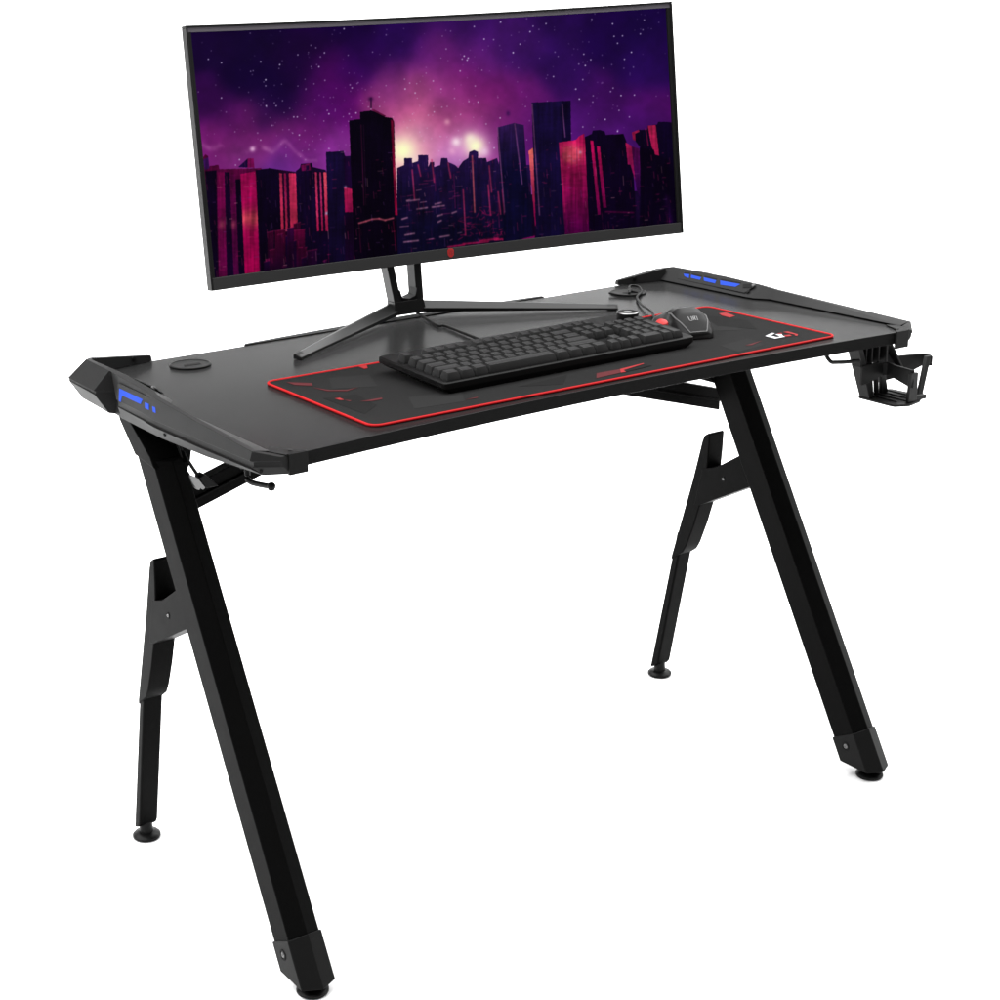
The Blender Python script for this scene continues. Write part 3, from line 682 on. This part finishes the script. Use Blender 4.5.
for xx, wd in ((222.5, 3.2), (234, 2.6)):
    w = np.exp(-((X - xx) / wd) ** 2 - ((Y - 224) / 4.5) ** 2)[..., None]; img = img * (1 - .7 * w) + np.array((185, 80, 105)) * .7 * w
# second and third tower on the left
fill([(256,170),(270,168),(279,169.5),(283,290),(262,290)], (14,3,34), (8,1,18)); fill([(279,169.5),(297,172),(300,290),(283,290)], (40,3,44), (28,0,20))
for xa, xb, c in ((279.6, 282.2, (205, 55, 95)), (284.2, 286.2, (150, 20, 80)), (289, 296.6, (215, 50, 95))):
    fill([(xa, 173), (xb, 173.5), (xb + 1.8, 229), (xa + 1.8, 230)], c, (195, 45, 80), 173, 230)
line([(281, 231), (299, 229)], .8, (220, 90, 120), .8); line([(296, 228), (302, 226)], 1.6, (225, 90, 130), .6)
fill([(296,171),(300,168),(301,164),(312,163),(313,167),(326,170),(329,290),(300,290)], (22,6,46), (10,2,26)); fill([(301,165),(310,163),(311,170),(302,171)], (120,10,80)); fill([(306,165.5),(309,165),(309,170),(306,170.5)], (30,5,50))
fill([(314,171),(327,173),(330,232),(317,232)], (25,2,34))
for xa, xb, c in ((315, 317, (200, 60, 100)), (319.6, 321.2, (170, 50, 100)), (323.6, 327.2, (225, 80, 100))):
    fill([(xa, 172), (xb, 172.5), (xb + 2.2, 231), (xa + 2.2, 231)], c, (180, 25, 80), 180, 232)
star(327, 213, 1.6, .9)
for k in range(30):
    x = 262 + 90 * rng.random(); y = 222 + 40 * rng.random(); L = 3 + 9 * rng.random()
    fill([(x, 290), (x, y), (x + L, y - 1.5), (x + L, 290)], (30 + 70 * rng.random() ** 2, 3, 38 + 16 * rng.random()), (20, 2, 30), y, 275)
    line([(x, y), (x + L, y - 1.5)], .6, (150, 25, 85), .5)
# navy towers
fill([(326,152),(343.6,151),(345,156),(351,156),(353,215),(347,290),(330,290)], (26,12,60), (10,4,28))
fill([(344,156.5),(350.5,157),(352,190),(345,188)], (30,5,50)); fill([(344,187),(352,189),(353,214),(345,212)], (205,35,90), (150,10,75)); star(345.5, 187, 1.4, .6)
fill([(345, 212), (362, 212), (362, 290), (345, 290)], (22, 3, 34))
# the big dark tower
line([(371, 108), (371, 98)], .7, (20, 4, 30), .9); 
w = np.exp(-((X - 370.5) / 2.6) ** 2 - ((Y - 99) / 2.2) ** 2)[..., None]; img = img * (1 - .85 * w) + np.array((50, 8, 60)) * .85 * w
fill([(371,109),(374,109.5),(386,116),(380,118)], (120,25,75))
fill([(349,120.5),(360,119),(360,112),(371,110.5),(374,111.5),(385,117),(392,118),(394,122),(398.5,290),(356,290)], (9,2,20), (7,1,16), tex=.3)
fill([(390.5,120),(393,120),(397.5,215),(395,215)], (95,0,38), (140,0,50)); line([(392.3,122),(397,214)], .6, (180,30,75), .5); line([(394,168),(395,180)], .9, (225,70,90), .7)
line([(361,125),(364,205)], .5, (90,20,60), .6); line([(363.5,125),(366,205)], .4, (60,15,50), .5)
line([(359,223),(366,221),(372,219),(379,218.5),(385,220),(393,218)], .9, (205,95,110), .8); line([(359,225),(361,252)], .5, (90,10,50), .5); line([(393,221),(396,250)], .6, (120,5,50), .6)
# right hand towers
fill([(497,127.5),(514,123),(523.6,125),(535,290),(506,290)], (52,26,82), (11,9,44), 125, 172)
line([(497.4,128),(504.5,212)], .7, (150,85,135), .75); line([(514.6,124),(522,184)], .7, (140,80,135), .75); line([(504,214),(502,190)], .6, (170,40,90), .6)
w = np.exp(-((X - 508) / 2) ** 2 - ((Y - 113.5) / 2.5) ** 2)[..., None]; img = img * (1 - .7 * w) + np.array((45, 10, 70)) * .7 * w
fill([(528.5,151),(533.5,147.5),(540,226),(535,226)], (235,120,100), (150,8,75), 150, 212)
fill([(531.4,102.5),(570.8,100.5),(573,290),(538,290)], (26,12,62), (12,7,40)); fill([(562,101),(570.8,100.5),(572.5,290),(566,290)], (17,6,46), (10,4,34))
line([(532,104),(539.5,215)], .7, (165,95,140), .65); line([(562.2,104),(565.2,137)], .6, (150,90,140), .7)
fill([(559,142.5),(576,140),(579,136.5),(584.5,133.5),(592,235),(565,235)], (195,18,88), (85,0,66), 150, 228)
m = inside([(559,142.5),(576,140),(579,136.5),(584.5,133.5),(592,235),(565,235)])
w = (m * np.clip(np.exp(-((X - 572) / 11) ** 2 - ((Y - 155) / 8.5) ** 2) * (1 + 3.2 * fbm + 1.2 * (vnoise(4, 31) - .5)), 0, 1))[..., None]; img = img * (1 - .8 * w) + np.array((228, 95, 105)) * .8 * w
star(580.5, 152.5, 1.5, .5)
for k in range(22): star(562 + 22 * rng.random(), 145 + 26 * rng.random(), .6, .3 * rng.random())
line([(559.3,143),(563,180),(565,212)], .7, (185,25,90), .6)
fill([(585,137),(592,134),(593,130.5),(600,130),(605,131.5),(606,135),(624,134),(627,142),(634,170),(640,290),(592,290)], (13,2,32), (9,1,24))
fill([(590.5,140.5),(593.5,141),(601,215),(598,215)], (185,12,82), (105,2,66)); fill([(597,146),(600,146.5),(607,208),(603.5,208)], (185,12,82), (105,2,66))
fill([(626,142.5),(632,146),(637,185),(631,165),(628.5,165)], (190,28,88), (120,8,80)); fill([(632,146.5),(640,149),(642,200),(637,190)], (95,8,82), (35,3,60))
fill([(632.5,132.5),(640,130),(648,130),(648.5,126),(658,124.5),(659,122),(668,122),(675,123),(690,290),(640,290),(641,148),(635,140)], (17,4,42), (9,2,26), 125, 165)
fill([(632.5,132.5),(639.5,130),(640,132),(635.5,134),(636,141),(633.5,140)], (205,30,92)); fill([(648.5,126),(656.5,125),(660,156),(656,155),(652.5,147)], (210,38,92), (190,25,85)); line([(646.5,129),(649,146)], .6, (170,20,80), .7)
fill([(640,148),(655,150),(656,156),(664,157),(676,165),(690,290),(634,290),(642,200)], (9,1,24))
line([(606,212),(634,213)], .9, (95,5,60), .7); line([(668,198),(672,225)], 2.5, (40,5,60), .6)
for k in range(20):
    x = 605 + 70 * rng.random(); y = 195 + 30 * rng.random(); line([(x, y), (x + 6 * rng.random(), y - .5)], .5, (70, 6, 60), .4)
# the towers' fine texture: streaked glass, floors and small lit windows
def vn2(sx, sy, seed):
    r = np.random.default_rng(seed); g = r.random((256, 256)); x = X / sx; y = (Y + .03 * X) / sy
    xi = np.floor(x).astype(int); yi = np.floor(y).astype(int); fx = x - xi; fy = y - yi
    return (g[yi % 256, xi % 256] * (1 - fx) + g[yi % 256, (xi + 1) % 256] * fx) * (1 - fy) + (g[(yi + 1) % 256, xi % 256] * (1 - fx) + g[(yi + 1) % 256, (xi + 1) % 256] * fx) * fy
st = .45 * (vn2(1.3, 22, 41) - .5) + .20 * (vn2(5, 1.4, 42) - .5) + .16 * (vn2(2.2, 3.0, 43) - .5) + .55 * (vn2(9, 16, 44) - .5)
img[bmask] *= (1 + .80 * st[bmask])[:, None] * np.array([.83, .80, .86])
for k in range(620):
    x = 204 + 468 * rng.random(); y = 150 + 120 * rng.random(); q = rng.random()
    kx = win(x, y, x, y); ci = (kx[0].start + kx[0].stop) // 2; cj = (kx[1].start + kx[1].stop) // 2
    if not bmask[min(ci, GY), min(cj, GX)]: continue
    c = (170, 30, 90) if q < .6 else (110, 60, 130) if q < .85 else (225, 150, 160)
    if rng.random() < .55: line([(x, y), (x + .6, y + 2 + 7 * rng.random())], .4, c, .10 + .28 * rng.random())
    else: line([(x, y), (x + 1 + 3.5 * rng.random(), y - .2)], .4, c, .12 + .35 * rng.random())
# darken towards the street at the very foot
fill([(522,239),(535,236),(534,241),(520,243)], (110,10,80))
pd = np.pad(img, ((1, 1), (1, 1), (0, 0)), 'edge')
img = .36 * img + .16 * (pd[:-2, 1:-1] + pd[2:, 1:-1] + pd[1:-1, :-2] + pd[1:-1, 2:])
img = np.clip(img, 0, 255) / 255.
img = img ** 1.06
lin = np.where(img <= .04045, img / 12.92, ((img + .055) / 1.055) ** 2.4)
a_ = (uu * 2 - 1) * SAx; b_ = (vv * 2 - 1) * SBz; c_ = .0022 + .042 * (1 - (a_ / .445) ** 2)
O3 = np.array(MO) - np.array(origin(mon))
co = O3 + a_[..., None] * np.array(ex) + b_[..., None] * np.array(ez) + c_[..., None] * np.array(bk)
nv = (GX + 1) * (GY + 1)
me = bpy.data.meshes.new('screen')
me.vertices.add(nv); me.vertices.foreach_set('co', co.reshape(-1).astype(np.float32))
ii = np.arange(nv).reshape(GY + 1, GX + 1)
quads = np.stack([ii[:-1, :-1], ii[:-1, 1:], ii[1:, 1:], ii[1:, :-1]], -1).reshape(-1, 4)
nf = len(quads)
me.loops.add(nf * 4); me.loops.foreach_set('vertex_index', quads.reshape(-1).astype(np.int32))
me.polygons.add(nf); me.polygons.foreach_set('loop_start', (np.arange(nf) * 4).astype(np.int32))
me.update(calc_edges=True); me.validate()
ca = me.color_attributes.new('picture', 'FLOAT_COLOR', 'POINT')
ca.data.foreach_set('color', np.concatenate([lin.reshape(-1, 3), np.ones((nv, 1))], 1).reshape(-1).astype(np.float32))
me.materials.append(M['screen']); me.shade_smooth()
scr = bpy.data.objects.new('screen', me); COL.objects.link(scr); scr.parent = mon

# stand: two spread feet, a junction block and a forked neck that goes up behind the display
stx = Vector((.9988, -.0485, 0)); sty = Vector((.0485, .9988, 0)); SO = Vector((.0230, .2130, 0))
def T(a, b, z): return SO + stx * a + sty * b + Vector((0, 0, z))
def foot_leg(s, tip):
    bm = B(); tp = Vector((tip[0], tip[1], 0)); st = T(s * .022, .0, 0); d = (tp - st).normalized(); n = Vector((-d.y, d.x, 0))
    def sec(p, w, z0, z1): return [p + n * w * s + Vector((0, 0, z0)), p - n * w * s + Vector((0, 0, z0)), p - n * w * s + Vector((0, 0, z0 * .60 + z1 * .40)), p + n * w * .45 * s + Vector((0, 0, z1)), p + n * w * s + Vector((0, 0, z1 - .001))]
    loft(bm, [sec(st, .0120, H + .0062, H + .0250), sec(st.lerp(tp, .5), .0115, H + .0042, H + .0175), sec(tp, .0072, H + .0012, H + .0092)])
    leg = obj('stand_foot', bm, 'stand', mon, bevel=.0007)
    bm = B(); loft(bm, [[p + Vector((0, 0, 0)) for p in sec(tp - d * .016, .0079, H + .0008, H + .0102)], sec(tp + d * .003, .0074, H + .0008, H + .0092)])
    obj('foot_tip', bm, 'standdark', leg, bevel=.001)
foot_leg(-1, (-.298, .044)); foot_leg(1, (.336, .016))
bm = B()
loft(bm, [[T(-.033, -.018, H + .0062), T(.033, -.018, H + .0062), T(.030, .020, H + .0062), T(-.030, .020, H + .0062)], [T(-.030, -.012, H + .0300), T(.030, -.012, H + .0300), T(.028, .018, H + .0300), T(-.028, .018, H + .0300)]])
junction = obj('stand_junction', bm, 'stand', mon, bevel=.002)
bm = B()
for s in (-1, 1):
    loft(bm, [[T(s * .0155, -.012, H + .0290), T(s * .0300, -.012, H + .0290), T(s * .0290, .016, H + .0290), T(s * .0155, .016, H + .0290)],
              [T(s * .0225, .010, H + .1200), T(s * .0375, .010, H + .1200), T(s * .0360, .036, H + .1200), T(s * .0225, .036, H + .1200)],
              [T(s * .0230, -.028, H + .2100), T(s * .0390, -.028, H + .2100), T(s * .0380, -.005, H + .2100), T(s * .0230, -.005, H + .2100)],
              [T(s * .0230, -.062, H + .3200), T(s * .0390, -.062, H + .3200), T(s * .0380, -.040, H + .3200), T(s * .0230, -.040, H + .3200)]])
    tubep = [T(s * .0150, .002, H + .042), T(s * .0105, .002, H + .0335), T(0, .002, H + .0310)]
    loft(bm, [[T(s * .0156, -.0115, H + .0291), T(s * .0156, .0155, H + .0291), T(s * .0172, .0155, H + .050), T(s * .0172, -.0115, H + .050)],
              [T(s * .0100, -.0115, H + .0291), T(s * .0100, .0155, H + .0291), T(s * .0135, .0155, H + .0365), T(s * .0135, -.0115, H + .0365)],
              [T(s * .0002, -.0115, H + .0291), T(s * .0002, .0155, H + .0291), T(s * .0002, .0155, H + .0325), T(s * .0002, -.0115, H + .0325)]])
neck = obj('stand_neck', bm, 'stand', mon, bevel=.0015)
bm = B()
rear = S(0, 0, .058); 
loft(bm, [[rear + ex * u + ez * v for u, v in ((-.05, -.05), (.05, -.05), (.05, .05), (-.05, .05))], [T(u, -.040, H + .310 + v) for u, v in ((-.042, -.035), (.042, -.035), (.042, .035), (-.042, .035))]])
obj('stand_hinge', bm, 'stand', mon, bevel=.002)

# ------------------------------------------------------------------ light
w = bpy.data.worlds.new('World'); SC.world = w; w.use_nodes = True
w.node_tree.nodes['Background'].inputs[0].default_value = (1, 1, 1, 1)
w.node_tree.nodes['Background'].inputs[1].default_value = .18
def area(name, loc, target, sx, sy, power, col=(1, 1, 1)):
    l = bpy.data.lights.new(name, 'AREA'); l.shape = 'RECTANGLE'; l.size = sx; l.size_y = sy; l.energy = power; l.color = col
    o = bpy.data.objects.new(name, l); COL.objects.link(o); o.location = loc
    o.rotation_euler = (Vector(target) - Vector(loc)).to_track_quat('-Z', 'Y').to_euler()
    return o
area('overhead_softbox', (.8, 1.3, 4.6), (.8, 1.3, 0), 17, 7.4, 2350)
area('backdrop_fill', (.8, 2.4, 3.4), (.8, 4.1, .5), 15, 1.2, 70)  # unseen lamp added to lift the backdrop to white
area('right_softbox', (3.2, -2.2, 1.6), (.2, 0, .6), 1.6, 2.2, 16)

# ------------------------------------------------------------------ camera
cd = bpy.data.cameras.new('camera'); cam = bpy.data.objects.new('camera', cd); COL.objects.link(cam)
cd.sensor_width = 36; cd.lens = 36 * 1.707602572604721
cd.shift_x = .5 - .342845; cd.shift_y = .451804 - .5
cam.location = (-1.6251616576588463, -2.245323406896898, 1.419178686024624)
cam.rotation_euler = (1.2861833534808975, 0.029463646366862637, -0.5590718478837992)
cd.clip_end = 200; cd.clip_start = .05
SC.camera = cam
SC.view_settings.view_transform = 'Standard'; SC.view_settings.look = 'None'; SC.view_settings.exposure = 0; SC.view_settings.gamma = 1
SC.view_settings.use_curve_mapping = False
